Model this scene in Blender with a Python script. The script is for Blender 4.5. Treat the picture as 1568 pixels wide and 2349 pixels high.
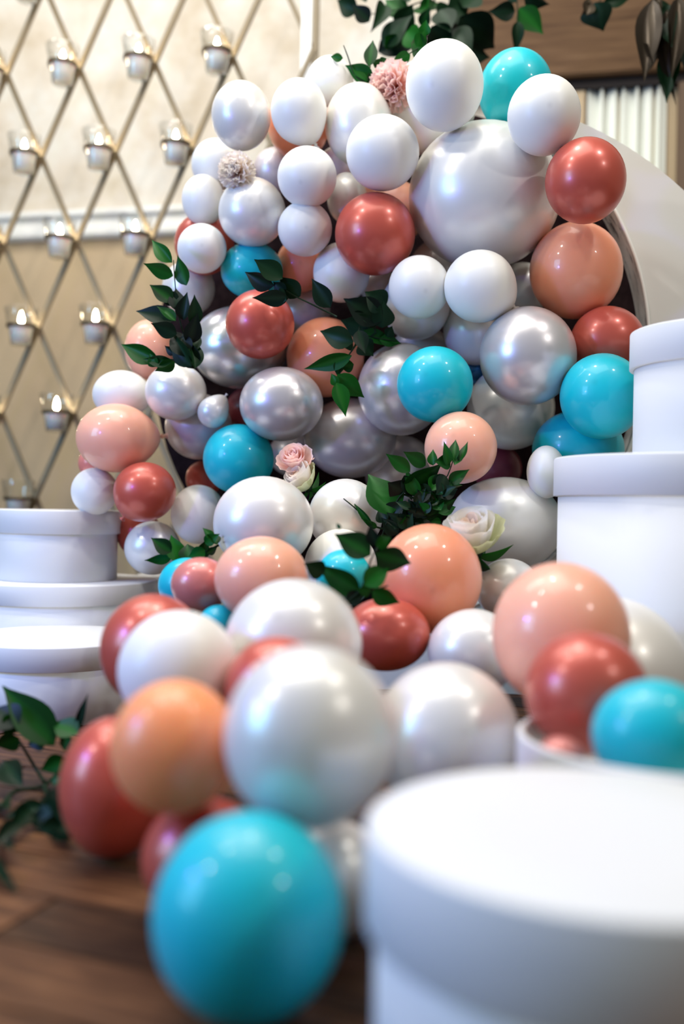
import bpy, bmesh, math, random
import numpy as np
from mathutils import Vector, Matrix

for o in list(bpy.data.objects):
    bpy.data.objects.remove(o, do_unlink=True)
SC = bpy.context.scene
COL = SC.collection
random.seed(7)

# ------------------------------------------------------------------ camera
F, W, H = 2300.0, 1568, 2349
CZ, ROLL, PITCH = .42, math.radians(1.1), math.radians(-.24)
fw = Vector((0, math.cos(PITCH), math.sin(PITCH)))
u0 = Vector((0, -math.sin(PITCH), math.cos(PITCH)))
rt = math.cos(ROLL) * Vector((1, 0, 0)) + math.sin(ROLL) * u0
up = -math.sin(ROLL) * Vector((1, 0, 0)) + math.cos(ROLL) * u0
CAMP = Vector((0, 0, CZ))
cd = bpy.data.cameras.new('camera')
cam = bpy.data.objects.new('camera', cd)
COL.objects.link(cam)
cam.matrix_world = Matrix.Translation(CAMP) @ Matrix((rt, up, -fw)).transposed().to_4x4()
cd.sensor_fit = 'VERTICAL'
cd.sensor_height = 36
cd.lens = F / H * 36
cd.clip_start = .02
cd.dof.use_dof = True
cd.dof.focus_distance = 2.0
cd.dof.aperture_fstop = 1.35
SC.camera = cam

# ------------------------------------------------------------------ world, lamps, exposure
SC.view_settings.view_transform = 'Standard'
SC.view_settings.look = 'None'
SC.view_settings.gamma = 1
SC.view_settings.use_curve_mapping = False
SC.view_settings.exposure = 0.20
wd = bpy.data.worlds.new('world')
SC.world = wd
wd.use_nodes = True
wd.node_tree.nodes['Background'].inputs[0].default_value = (.65, .61, .53, 1)
wd.node_tree.nodes['Background'].inputs[1].default_value = .27


def area(name, loc, target, size, power, color, size_y=None, shape=None):
    l = bpy.data.lights.new(name, 'AREA')
    l.energy = power
    l.color = color
    l.size = size
    if shape:
        l.shape = shape
    if size_y:
        l.shape = 'RECTANGLE'
        l.size_y = size_y
    o = bpy.data.objects.new(name, l)
    COL.objects.link(o)
    o.location = loc
    o.rotation_euler = (Vector(target) - Vector(loc)).to_track_quat('-Z', 'Y').to_euler()
    return o


# the hall's ceiling panels, a window far to the left and the violet party lamp beside it
area('ceiling_panel_lamp', (-.2, 1.75, 3.4), (0, 1.8, 0), 2.4, 54, (1, .975, .88), 1.8)
area('ceiling_panel_lamp', (-1.6, 2.7, 3.4), (-1.3, 3.9, 1.2), 1.6, 36, (1, .96, .91), .8)
for lx, ly, lp in ((1.3, 1.1, 12), (-.1, 1.9, 9), (-2.6, .5, 20), (2.6, -.5, 16), (-1.2, 1.2, 12)):
    area('ceiling_spot_lamp', (lx, ly, 2.9), (lx * .1, 1.9, .6), .15, lp, (1, .96, .90), shape='DISK')
area('window_daylight_lamp', (-3.0, .25, 1.35), (0, 1.5, .5), 1.0, 50, (.27, .66, 1), 1.4)
area('party_lamp_violet', (-1.5, .85, .95), (0, 1.7, .5), .16, 9, (.20, .13, 1), shape='DISK')


# ------------------------------------------------------------------ helpers
def ray(px, py):
    return fw + rt * ((px - W / 2) / F) - up * ((py - H / 2) / F)


def at(px, py, D):
    return CAMP + ray(px, py) * D


def tag(o, label=None, cat=None, group=None, kind=None):
    if label:
        o['label'] = label
    if cat:
        o['category'] = cat
    if group:
        o['group'] = group
    if kind:
        o['kind'] = kind
    return o


def empty(name, loc=(0, 0, 0), rz=0):
    o = bpy.data.objects.new(name, None)
    COL.objects.link(o)
    o.location = loc
    o.rotation_euler = (0, 0, rz)
    o.empty_display_size = .05
    return o


def link(name, me, mat=None, parent=None, smooth=True, loc=None):
    o = bpy.data.objects.new(name, me)
    COL.objects.link(o)
    if mat is not None and not me.materials:
        me.materials.append(mat)
    if smooth:
        me.polygons.foreach_set('use_smooth', [True] * len(me.polygons))
    if parent is not None:
        o.parent = parent
    if loc is not None:
        o.location = loc
    return o


def frombm(name, bm):
    bmesh.ops.recalc_face_normals(bm, faces=bm.faces)
    me = bpy.data.meshes.new(name)
    bm.to_mesh(me)
    bm.free()
    return me


def pydata(name, v, f):
    me = bpy.data.meshes.new(name)
    me.from_pydata([tuple(p) for p in v], [], f)
    me.update()
    return me


def box_mesh(name, x0, x1, y0, y1, z0, z1, bevel=0):
    bm = bmesh.new()
    bmesh.ops.create_cube(bm, size=1)
    for v in bm.verts:
        v.co = Vector((x0 + (v.co.x + .5) * (x1 - x0), y0 + (v.co.y + .5) * (y1 - y0), z0 + (v.co.z + .5) * (z1 - z0)))
    if bevel:
        bmesh.ops.bevel(bm, geom=list(bm.edges), offset=bevel, segments=2, affect='EDGES')
    return frombm(name, bm)


def lathe_mesh(name, prof, seg=64, close=True):
    """prof: (radius, z) from the bottom axis point to the top; radius 0 makes a pole."""
    v, f, rings = [], [], []
    for r, z in prof:
        if r < 1e-6:
            rings.append([len(v)])
            v.append((0, 0, z))
        else:
            rings.append(list(range(len(v), len(v) + seg)))
            for k in range(seg):
                a = 2 * math.pi * k / seg
                v.append((r * math.cos(a), r * math.sin(a), z))
    for A, B in zip(rings, rings[1:]):
        for k in range(seg):
            k2 = (k + 1) % seg
            if len(A) == 1 and len(B) == 1:
                continue
            if len(A) == 1:
                f.append((A[0], B[k2], B[k]))
            elif len(B) == 1:
                f.append((A[k], A[k2], B[0]))
            else:
                f.append((A[k], A[k2], B[k2], B[k]))
    return pydata(name, v, f)


def tube_mesh(name, pts, rad, seg=8):
    pts = [Vector(p) for p in pts]
    if not hasattr(rad, '__len__'):
        rad = [rad] * len(pts)
    v, f = [], []
    ref = Vector((.31, .2, .93))
    for i, p in enumerate(pts):
        d = (pts[min(i + 1, len(pts) - 1)] - pts[max(i - 1, 0)]).normalized()
        e1 = d.cross(ref).normalized()
        e2 = d.cross(e1).normalized()
        for k in range(seg):
            a = 2 * math.pi * k / seg
            v.append(p + (e1 * math.cos(a) + e2 * math.sin(a)) * rad[i])
    for i in range(len(pts) - 1):
        for k in range(seg):
            k2 = (k + 1) % seg
            f.append((i * seg + k, i * seg + k2, (i + 1) * seg + k2, (i + 1) * seg + k))
    f.append(tuple(range(seg)))
    f.append(tuple(range((len(pts) - 1) * seg, len(pts) * seg)))
    return pydata(name, v, f)


def smooth_path(pts, n=5):
    pts = [Vector(p) for p in pts]
    out = []
    for i in range(len(pts) - 1):
        p0, p1, p2, p3 = pts[max(i - 1, 0)], pts[i], pts[i + 1], pts[min(i + 2, len(pts) - 1)]
        for k in range(n):
            t = k / n
            out.append(.5 * ((2 * p1) + (p2 - p0) * t + (2 * p0 - 5 * p1 + 4 * p2 - p3) * t * t + (3 * p1 - p0 - 3 * p2 + p3) * t ** 3))
    out.append(pts[-1])
    return out


# ------------------------------------------------------------------ materials
class NT:
    def __init__(s, name):
        s.m = bpy.data.materials.new(name)
        s.m.use_nodes = True
        s.t = s.m.node_tree
        s.b = s.t.nodes['Principled BSDF']

    def n(s, kind, **kw):
        x = s.t.nodes.new(kind)
        for k, v in kw.items():
            if k in x.inputs:
                x.inputs[k].default_value = v
            else:
                setattr(x, k, v)
        return x

    def l(s, a, b):
        s.t.links.new(a, b)

    def set(s, **kw):
        for k, v in kw.items():
            s.b.inputs[k.replace('_', ' ')].default_value = v
        return s

    def ramp(s, fac, stops):
        r = s.n('ShaderNodeValToRGB')
        while len(r.color_ramp.elements) < len(stops):
            r.color_ramp.elements.new(.5)
        for e, (p, c) in zip(r.color_ramp.elements, stops):
            e.position = p
            e.color = (*c, 1)
        s.l(fac, r.inputs['Fac'])
        return r.outputs['Color']

    def noise(s, scale, coord='Object', detail=3, stretch=None, rough=.5):
        tc = s.n('ShaderNodeTexCoord')
        src = tc.outputs[coord]
        if stretch:
            mp = s.n('ShaderNodeMapping')
            mp.inputs['Scale'].default_value = stretch
            s.l(src, mp.inputs['Vector'])
            src = mp.outputs['Vector']
        nz = s.n('ShaderNodeTexNoise')
        nz.inputs['Scale'].default_value = scale
        nz.inputs['Detail'].default_value = detail
        nz.inputs['Roughness'].default_value = rough
        s.l(src, nz.inputs['Vector'])
        return nz.outputs['Fac']

    def bump(s, fac, strength, dist=.002):
        b = s.n('ShaderNodeBump')
        b.inputs['Strength'].default_value = strength
        b.inputs['Distance'].default_value = dist
        s.l(fac, b.inputs['Height'])
        s.l(b.outputs['Normal'], s.b.inputs['Normal'])


def latex(name, col, rough, metal=0, coat=.0, coat_r=.08, sss=.0):
    m = NT(name)
    m.set(Roughness=rough, Metallic=metal, Coat_Weight=coat, Coat_Roughness=coat_r, Specular_IOR_Level=.38)
    if sss:
        m.set(Subsurface_Weight=sss, Subsurface_Scale=.06)
        m.b.inputs['Subsurface Radius'].default_value = (1, .5, .4)
    # the latex is thicker, so deeper in colour, in a little round spot at the crown and towards the neck
    at_ = m.n('ShaderNodeAttribute', attribute_name='crown')
    deep = tuple(c * .9 for c in col)
    c = m.ramp(at_.outputs['Fac'], [(0, deep), (.035, col), (.86, col), (1, deep)])
    m.l(c, m.b.inputs['Base Color'])
    return m.m


MB = {
    'white': latex('white_latex', (.845, .835, .80), .42, 0, .12, .25),
    'pearl': latex('pearl_latex', (.80, .78, .745), .34, .20, .35, .17),
    'silver': latex('silver_latex', (.66, .63, .64), .32, .5, .4, .16),
    'chrome': latex('mirror_silver_latex', (.70, .69, .70), .27, .65, .4, .12),
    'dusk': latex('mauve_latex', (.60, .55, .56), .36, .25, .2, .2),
    'rose': latex('coral_red_latex', (.56, .098, .066), .36, .22, .45, .2, .10),
    'rosepink': latex('dusty_pink_latex', (.66, .21, .18), .33, .12, .35, .12),
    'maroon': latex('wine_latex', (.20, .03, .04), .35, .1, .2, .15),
    'peach': latex('salmon_latex', (.86, .33, .19), .38, 0, .40, .07, .45),
    'orange': latex('orange_latex', (.96, .345, .145), .40, 0, .25, .14, .8),
    'blush': latex('pale_peach_latex', (.92, .45, .31), .38, 0, .45, .07, .45),
    'cyan': latex('turquoise_latex', (.0, .50, .60), .42, 0, .30, .10, .2),
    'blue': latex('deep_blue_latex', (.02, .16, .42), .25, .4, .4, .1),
}

m = NT('white_cardboard')
m.set(Roughness=.55)
m.b.inputs['Base Color'].default_value = (.73, .735, .74, 1)
m.bump(m.noise(260, detail=2), .06, .0005)
M_BOX = m.m
m = NT('white_cardboard_inside')
m.set(Roughness=.7)
m.b.inputs['Base Color'].default_value = (.80, .78, .77, 1)
M_BOXIN = m.m

m = NT('cream_plaster')
m.set(Roughness=.8)
m.l(m.ramp(m.noise(3.2, detail=6, rough=.62), [(.34, (.56, .475, .36)), (.5, (.68, .615, .52)), (.64, (.74, .72, .66))]), m.b.inputs['Base Color'])
m.bump(m.noise(30, detail=4), .25, .004)
M_WALL = m.m
m = NT('tan_plaster')
m.set(Roughness=.75)
m.l(m.ramp(m.noise(2.5, detail=4), [(.3, (.50, .365, .215)), (.7, (.58, .44, .275))]), m.b.inputs['Base Color'])
M_DADO = m.m
m = NT('white_paint')
m.set(Roughness=.4)
m.b.inputs['Base Color'].default_value = (.86, .85, .81, 1)
M_TRIM = m.m
m = NT('pale_bronze')
m.set(Roughness=.5, Metallic=.15)
m.b.inputs['Base Color'].default_value = (.20, .152, .088, 1)
M_BRONZE = m.m
m = NT('dark_bronze')
m.set(Roughness=.4, Metallic=.6)
m.b.inputs['Base Color'].default_value = (.10, .075, .045, 1)
M_RING = m.m

m = NT('clear_glass')
t = m.t
for nd in list(t.nodes):
    if nd.type == 'BSDF_PRINCIPLED':
        t.nodes.remove(nd)
out = [nd for nd in t.nodes if nd.type == 'OUTPUT_MATERIAL'][0]
tr = m.n('ShaderNodeBsdfTransparent')
tr.inputs[0].default_value = (.97, .98, .97, 1)
gl = m.n('ShaderNodeBsdfGlossy')
gl.inputs['Roughness'].default_value = .06
fr = m.n('ShaderNodeLayerWeight', Blend=.34)
mx = m.n('ShaderNodeMixShader')
m.l(fr.outputs['Facing'], mx.inputs[0])
m.l(tr.outputs[0], mx.inputs[1])
m.l(gl.outputs[0], mx.inputs[2])
m.l(mx.outputs[0], out.inputs[0])
M_GLASS = m.m
m = NT('candle_wax')
m.set(Roughness=.5, Subsurface_Weight=.3, Subsurface_Scale=.02)
m.b.inputs['Base Color'].default_value = (.90, .88, .83, 1)
M_WAX = m.m
m = NT('candle_flame')
m.b.inputs['Base Color'].default_value = (0, 0, 0, 1)
m.b.inputs['Emission Color'].default_value = (1, .82, .55, 1)
m.b.inputs['Emission Strength'].default_value = 70
M_FLAME = m.m

m = NT('distressed_white_wood')
m.set(Roughness=.7)
m.l(m.ramp(m.noise(38, detail=7, stretch=(1, 1, .3), rough=.75), [(.36, (.10, .11, .12)), (.43, (.66, .68, .67)), (.52, (.88, .89, .86))]), m.b.inputs['Base Color'])
M_RIM = m.m
m = NT('white_board')
m.set(Roughness=.6)
m.b.inputs['Base Color'].default_value = (.72, .71, .675, 1)
M_MOON = m.m
m = NT('gap_shade')  # near-black of the added disc that imitates shade in the garland gaps
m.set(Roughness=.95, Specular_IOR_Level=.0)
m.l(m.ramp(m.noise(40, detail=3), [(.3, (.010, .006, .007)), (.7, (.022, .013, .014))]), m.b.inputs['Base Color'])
M_GAPSHADE = m.m


def wood(name, dark, mid, light, stretch, rough=.45, scale=6):
    m = NT(name)
    m.set(Roughness=rough, Specular_IOR_Level=.2)
    oi = m.n('ShaderNodeObjectInfo')
    g = m.noise(scale, detail=6, stretch=stretch, rough=.65)
    c = m.ramp(g, [(.30, dark), (.5, mid), (.72, light)])
    hs = m.n('ShaderNodeHueSaturation')
    mr = m.n('ShaderNodeMapRange')
    mr.inputs['To Min'].default_value = .45
    mr.inputs['To Max'].default_value = 1.6
    m.l(oi.outputs['Random'], mr.inputs['Value'])
    m.l(mr.outputs[0], hs.inputs['Value'])
    m.l(c, hs.inputs['Color'])
    m.l(hs.outputs[0], m.b.inputs['Base Color'])
    m.bump(g, .2, .001)
    return m.m


M_FLOOR = wood('brown_floor_wood', (.022, .0085, .004), (.075, .030, .0115), (.19, .088, .036), (1.2, 12, 12), .5)
M_LINTEL = wood('brown_beam_wood', (.075, .035, .016), (.15, .078, .036), (.22, .125, .063), (.6, 8, 8), .6, 5)
m = NT('tan_wood')
m.set(Roughness=.6)
m.b.inputs['Base Color'].default_value = (.55, .41, .25, 1)
M_TAN = m.m
m = NT('brown_wood')
m.set(Roughness=.6)
m.b.inputs['Base Color'].default_value = (.14, .085, .05, 1)
M_BROWN = m.m
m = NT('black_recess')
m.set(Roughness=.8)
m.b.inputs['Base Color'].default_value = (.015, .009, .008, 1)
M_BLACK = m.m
m = NT('sheer_curtain')
m.set(Roughness=.8)
m.b.inputs['Base Color'].default_value = (.80, .82, .76, 1)
M_CURT = m.m


def leafmat(name, dark, light, rough=.42, metal=0):
    m = NT(name)
    m.set(Roughness=rough, Metallic=metal, Specular_IOR_Level=.16)
    oi = m.n('ShaderNodeObjectInfo')
    c = m.ramp(oi.outputs['Random'], [(0, dark), (1, light)])
    at_ = m.n('ShaderNodeAttribute', attribute_name='rib')
    mx = m.n('ShaderNodeMixRGB')
    mx.inputs['Color2'].default_value = (*[min(1, q * 1.8 + .01) for q in light], 1)
    ml = m.n('ShaderNodeMath', operation='MULTIPLY')
    ml.inputs[1].default_value = .35
    m.l(at_.outputs['Fac'], ml.inputs[0])
    m.l(ml.outputs[0], mx.inputs['Fac'])
    m.l(c, mx.inputs['Color1'])
    m.l(mx.outputs[0], m.b.inputs['Base Color'])
    return m.m


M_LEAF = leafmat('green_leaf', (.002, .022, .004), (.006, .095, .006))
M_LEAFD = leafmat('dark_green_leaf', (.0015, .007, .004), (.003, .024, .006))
M_GOLD = leafmat('bronzed_leaf', (.014, .010, .007), (.060, .044, .028), .3, .35)
m = NT('leaf_stem')
m.set(Roughness=.5)
m.set(Specular_IOR_Level=.15)
m.b.inputs['Base Color'].default_value = (.006, .020, .006, 1)
M_STEM = m.m


def petalmat(name, edge, heart):
    m = NT(name)
    m.set(Roughness=.65, Specular_IOR_Level=.2)
    at_ = m.n('ShaderNodeAttribute', attribute_name='rib')
    c = m.ramp(at_.outputs['Fac'], [(0, heart), (.75, edge)])
    m.l(c, m.b.inputs['Base Color'])
    tl = m.n('ShaderNodeBsdfTranslucent')
    m.l(c, tl.inputs['Color'])
    mx = m.n('ShaderNodeMixShader')
    mx.inputs[0].default_value = .42
    out = [q for q in m.t.nodes if q.type == 'OUTPUT_MATERIAL'][0]
    m.l(m.b.outputs[0], mx.inputs[1])
    m.l(tl.outputs[0], mx.inputs[2])
    m.l(mx.outputs[0], out.inputs[0])
    return m.m


M_PWHITE = petalmat('white_petal', (.88, .85, .80), (.80, .72, .55))
M_PHEART = petalmat('apricot_petal', (.88, .72, .60), (.80, .36, .18))
M_PGREEN = petalmat('green_white_petal', (.62, .63, .38), (.50, .52, .20))
M_PPINK = petalmat('pink_petal', (.97, .74, .69), (.95, .45, .33))
M_PCREAM = petalmat('cream_petal', (.97, .91, .85), (.93, .72, .56))

# ------------------------------------------------------------------ the room
YAW = math.radians(12)
WT = Vector((math.cos(YAW), -math.sin(YAW), 0))            # along the back wall, to the right
WN = Vector((-math.sin(YAW), -math.cos(YAW), 0))           # out of the wall, into the room
W0 = at(400, 515, 4.1)


def on_plane(px, py, p0, n):
    d = ray(px, py)
    return CAMP + d * ((p0 - CAMP).dot(n) / d.dot(n))


def wall_uv(px, py, off=0):
    p = on_plane(px, py, W0 + WN * off, WN)
    return (p - W0).dot(WT), p.z


def wall_box(name, u0_, u1_, z0, z1, off0, off1, mat, parent=None, bevel=0):
    """A block standing on the back wall; its own axes run along the wall."""
    me = box_mesh(name, u0_, u1_, -off1, -off0, z0, z1, bevel)
    o = link(name, me, mat, None, smooth=False)
    o.location = (W0.x, W0.y, 0)
    o.rotation_euler = (0, 0, -YAW)
    if parent is not None:
        o.parent = parent
        o.matrix_basis = Matrix.Identity(4)
    return o


railz0 = wall_uv(200, 551)[1]
railz1 = wall_uv(200, 484)[1]
wall = wall_box('wall_back', -3.6, 3.4, 0, 3.5, -.12, 0, M_WALL)
tag(wall, 'cream mottled plaster wall behind the candle lattice', 'wall', kind='structure')
wall_box('dado_panel', -3.6, .55, 0, railz0, 0, .006, M_DADO, wall)
rail = wall_box('trim_1', -3.6, .55, railz0, railz1, 0, .03, M_TRIM, bevel=.004)
tag(rail, 'white moulded chair rail running along the back wall', 'moulding', kind='structure')
rh = railz1 - railz0
wall_box('rail_bead', -3.6, .55, railz0 + rh * .72, railz0 + rh * .95, .03, .05, M_TRIM, rail, .006)
wall_box('rail_bead', -3.6, .55, railz0 + rh * .05, railz0 + rh * .34, .03, .045, M_TRIM, rail, .006)

# floor with its boards
floor = link('floor', box_mesh('floor', -5, 5, -2.5, 5.2, -.06, -.012), M_BLACK, smooth=False)
tag(floor, 'brown wooden plank floor under the balloons', 'floor', kind='structure')
PYAW = math.radians(-21)
pl_w, pl_l = .105, .72
plank = box_mesh('plank', -pl_l / 2 + .0012, pl_l / 2 - .0012, -pl_w / 2 + .0012, pl_w / 2 - .0012, -.011, 0, .0015)
plank.materials.append(M_FLOOR)
for j in range(-5, 27):
    for i in range(-4, 4):
        x = (i + (.37 * j) % 1) * pl_l
        y = .1 + j * pl_w
        p = Matrix.Rotation(PYAW, 3, 'Z') @ Vector((x, y, 0))
        if -1.6 < p.x < 1.5 and -.1 < p.y < 3.0:
            o = link('plank', plank, None, floor, smooth=False)
            o.location = p + Vector((0, 0, -random.random() * .0006))
            o.rotation_euler = (0, 0, PYAW)

# wooden lintel, curtained opening and posts at the top right
ua = wall_uv(1040, 170, .1)[0]
ub = 2.6
lz0 = wall_uv(1380, 168, .1)[1]
lint = wall_box('trim_2', ua, ub, lz0, lz0 + .62, 0, .10, M_LINTEL, bevel=.006)
tag(lint, 'wide brown wooden lintel above the curtained opening', 'beam', kind='structure')
wall_box('dark_batten', ua, ub, lz0 - .035, lz0, 0, .06, M_BLACK, lint)  # near-black strip along the lintel's lower edge
win = wall_box('window_1', wall_uv(1290, 300)[0], wall_uv(1585, 300)[0], .25, lz0 - .035, 0, .012, M_TAN)
tag(win, 'tan wooden frame of the opening behind the white curtain', 'window', kind='structure')
wall_box('frame_post', wall_uv(1296, 300)[0], wall_uv(1340, 300)[0], .25, lz0 - .035, .012, .05, M_TAN, win, .004)
wall_box('frame_post', wall_uv(1550, 300)[0], wall_uv(1600, 300)[0], .25, lz0 - .035, .012, .07, M_BROWN, win, .004)
cu0, cu1 = wall_uv(1345, 300, .03)[0], wall_uv(1528, 300, .03)[0]
v, f = [], []
nu = 90
for k in range(nu + 1):
    s = k / nu
    dep = .030 + .013 * math.sin(s * 43) + .008 * math.sin(s * 71 + 1)
    for z in (.28, 1.0, lz0 - .012):
        p = W0 + WT * (cu0 + (cu1 - cu0) * s) + WN * dep
        v.append((p.x, p.y, z))
for k in range(nu):
    for q in range(2):
        a = k * 3 + q
        f.append((a, a + 3, a + 4, a + 1))
cur = link('curtain', pydata('curtain', v, f), M_CURT)
sol = cur.modifiers.new('cloth thickness', 'SOLIDIFY')
sol.thickness = .003
tag(cur, 'white pleated curtain hanging under the brown lintel', 'curtain')

# ------------------------------------------------------------------ candle lattice
L0 = at(265, 345, 3.4)
DU, DV = .2736, .2937
LV0 = 1.8992                              # height of the top row of nodes


def lat(uu, vv, off=0):
    p = L0 + WT * uu + WN * off
    return Vector((p.x, p.y, vv))


uR = (on_plane(721, 60, L0, WN) - L0).dot(WT)
uL = -1.05
vT, vB = 2.55, .02
lat_root = empty('candle_lattice', (lat(uL, 0).x, lat(uL, 0).y, 0))
tag(lat_root, 'bronze diamond lattice screen carrying the glass votives', 'lattice')
LB = Vector(lat_root.location)


def lat_bar(a, b, w, mat=M_BRONZE, name='bar'):
    d = (b - a)
    L = d.length
    d.normalize()
    s = d.cross(WN).normalized()
    v = []
    for e in (0, L):
        for sx, sy in ((-1, -1), (1, -1), (1, 1), (-1, 1)):
            v.append(a - LB + d * e + s * (sx * w / 2) + WN * (sy * .006))
    f = [(0, 1, 2, 3), (7, 6, 5, 4), (0, 4, 5, 1), (1, 5, 6, 2), (2, 6, 7, 3), (3, 7, 4, 0)]
    return link(name, pydata(name, v, f), mat, lat_root, smooth=False)


slope = DV / (DU / 2)
for sgn in (1, -1):
    for k in range(-14, 16):
        # line through node (k*DU - DU/2 on the top row): v = LV0 + sgn*slope*(u-un)
        un = k * DU - DU / 2
        pts = []
        ulo, uhi = uL, uR
        va, vb = LV0 + sgn * slope * (ulo - un), LV0 + sgn * slope * (uhi - un)
        us = sorted([un + (vT - LV0) / (sgn * slope), un + (vB - LV0) / (sgn * slope)])
        a, b = max(ulo, us[0]), min(uhi, us[1])
        if b - a < .03:
            continue
        lat_bar(lat(a, LV0 + sgn * slope * (a - un), .004 * sgn), lat(b, LV0 + sgn * slope * (b - un), .004 * sgn), .017)
lat_bar(lat(uR + .006, 0), lat(uR + .006, vT + .01), .018, M_BRONZE, 'upright')
lat_bar(lat(uR - .026, 0), lat(uR - .026, vT + .01), .034, M_TRIM, 'side_strip')

glass_me = lathe_mesh('glass', [(0, -.066), (.032, -.066), (.0345, -.062), (.040, -.02), (.045, 0), (.051, .03), (.0575, .062), (.0568, .063)], 32)
glass_me.materials.append(M_GLASS)
wax_me = lathe_mesh('wax', [(0, -.057), (.031, -.057), (.037, -.02), (.0415, .004), (.040, .006), (.012, .004), (0, .0035)], 28)
wax_me.materials.append(M_WAX)
ring_me = lathe_mesh('ring', [(.0445, -.006), (.0485, -.006), (.0500, .006), (.0470, .006), (.0445, -.006)], 32)
ring_me.materials.append(M_RING)
fl_me = lathe_mesh('flame', [(0, .008), (.005, .010), (.0085, .018), (.0075, .030), (.0035, .045), (0, .052)], 12)
fl_me.materials.append(M_FLAME)
wick_me = lathe_mesh('wick', [(0, .003), (.0008, .003), (.0008, .011), (0, .011)], 6)
wick_me.materials.append(M_BLACK)
ROWS = ['top', 'second', 'third', 'fourth', 'fifth', 'sixth']
COLN = ['leftmost', 'second from left', 'third from left', 'fourth from left', 'fifth from left']
VOT = {-1: [(-1, 'topmost')], 0: [(-1, 0), (0, 1), (1, 2), (2, 3)], 1: [(-1, 0), (0, 1), (1, 2)], 2: [(-1, 0), (0, 1), (1, 2)], 3: [(-1, 0), (0, 1)], 4: [(-1, 0), (0, 1)], 5: [(-1, 0)]}
for row, cols in VOT.items():
    for ci, (c, nm) in enumerate(cols):
        uu = (c - .5) * DU if row % 2 == 0 else c * DU
        if row == -1:
            uu = -1 * DU
        node = lat(uu, LV0 - row * DV)
        cpos = node + WN * .045 - WT * .040
        root = empty('votive_candle', cpos)
        if row == -1:
            lab = 'glass votive candle cut off by the top edge of the photo'
        else:
            lab = 'lit glass votive candle in the %s full row of the lattice, %s' % (ROWS[row], COLN[ci])
        if row == 5:
            lab = 'lowest glass votive candle of the lattice, above the white boxes'
        tag(root, lab, 'candle', 'votive candles on the lattice')
        for nme, me in (('glass', glass_me), ('wax', wax_me), ('ring', ring_me), ('wick', wick_me), ('flame', fl_me)):
            if row == 5 and nme == 'flame':
                continue
            link(nme, me, None, root)
        a = node - cpos
        link('ring_arm', tube_mesh('ring_arm', [a.normalized() * .048, a], .004, 6), M_RING, root)

# ------------------------------------------------------------------ white crescent moon board
MN = Vector((-math.sin(math.radians(5)), -math.cos(math.radians(5)), 0))
MT = Vector((-MN.y, MN.x, 0))
M0 = at(784, 1174, 2.33)


MOON_OUT = (975, 1032, .822)
MOON_IN = (838, 800, .640)


def moon_c(px, py):
    return on_plane(px, py, M0, MN)


oc, ic = moon_c(*MOON_OUT[:2]), moon_c(*MOON_IN[:2])
oR, iR = MOON_OUT[2], MOON_IN[2]


def crescent():
    ov = Vector(((oc - M0).dot(MT), oc.z))
    iv = Vector(((ic - M0).dot(MT), ic.z))
    d = (iv - ov).length
    a = (oR ** 2 - iR ** 2 + d ** 2) / (2 * d)
    h = math.sqrt(max(oR ** 2 - a ** 2, 1e-6))
    dirv = (iv - ov).normalized()
    perp = Vector((-dirv.y, dirv.x))
    base = ov + dirv * a
    h1, h2 = base + perp * h, base - perp * h
    # go from one horn to the other around the far side
    def arc(c, R, p, q, n):
        a0 = math.atan2(p.y - c.y, p.x - c.x)
        a1 = math.atan2(q.y - c.y, q.x - c.x)
        away = math.atan2(-dirv.y, -dirv.x)
        while a1 < a0:
            a1 += 2 * math.pi
        m_ = a0 + (away - a0) % (2 * math.pi)
        if m_ > a1:
            a1 -= 2 * math.pi
        return [c + Vector((math.cos(a0 + (a1 - a0) * k / n), math.sin(a0 + (a1 - a0) * k / n))) * R for k in range(n + 1)]
    n = 120
    return arc(ov, oR, h1, h2, n), arc(iv, iR, h1, h2, n)


AO, AI = crescent()


def to_px(q):
    d = M0 + MT * q.x
    d = Vector((d.x, d.y, q.y)) - CAMP
    return W / 2 + F * d.dot(rt) / d.dot(fw), H / 2 - F * d.dot(up) / d.dot(fw)


keep = [k for k in range(len(AO)) if (lambda a: (a[0] > 1272 or a[1] > 1000) and a[0] > 470)(to_px(AO[k])) and to_px(AI[k])[0] > 430]
AO, AI = AO[min(keep):max(keep) + 1], AI[min(keep):max(keep) + 1]
TH = .10


def mpt(q, off):
    p = M0 + MT * q.x + MN * off
    return Vector((p.x, p.y, q.y))


bm = bmesh.new()
n = len(AO)
front = [[bm.verts.new(mpt(a, 0)) for a in AO], [bm.verts.new(mpt(a, 0)) for a in AI]]
back = [[bm.verts.new(mpt(a, -TH)) for a in AO], [bm.verts.new(mpt(a, -TH)) for a in AI]]
for a_ in (0, n - 1):
    bm.faces.new((front[0][a_], front[1][a_], back[1][a_], back[0][a_]))
for k in range(n - 1):
    bm.faces.new((front[0][k], front[0][k + 1], front[1][k + 1], front[1][k]))
    bm.faces.new((back[0][k + 1], back[0][k], back[1][k], back[1][k + 1]))
    bm.faces.new((front[0][k + 1], front[0][k], back[0][k], back[0][k + 1]))
    bm.faces.new((front[1][k], front[1][k + 1], back[1][k + 1], back[1][k]))
bmesh.ops.remove_doubles(bm, verts=bm.verts, dist=1e-4)
r_ = bmesh.ops.bisect_plane(bm, geom=list(bm.verts) + list(bm.edges) + list(bm.faces), plane_co=(0, 0, .001), plane_no=(0, 0, 1), clear_inner=True)
bmesh.ops.holes_fill(bm, edges=[e for e in bm.edges if e.is_boundary], sides=0)
moon = link('moon_board', frombm('moon_board', bm), M_MOON, smooth=False)
tag(moon, 'large white crescent moon board behind the balloon garland', 'board')
v, f = [], []
for k in range(n):
    for off in (-TH - .001, -.002):
        c2 = Vector(((ic - M0).dot(MT), ic.z))
        v.append(mpt(c2 + (AI[k] - c2) * .9985, off))
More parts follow.
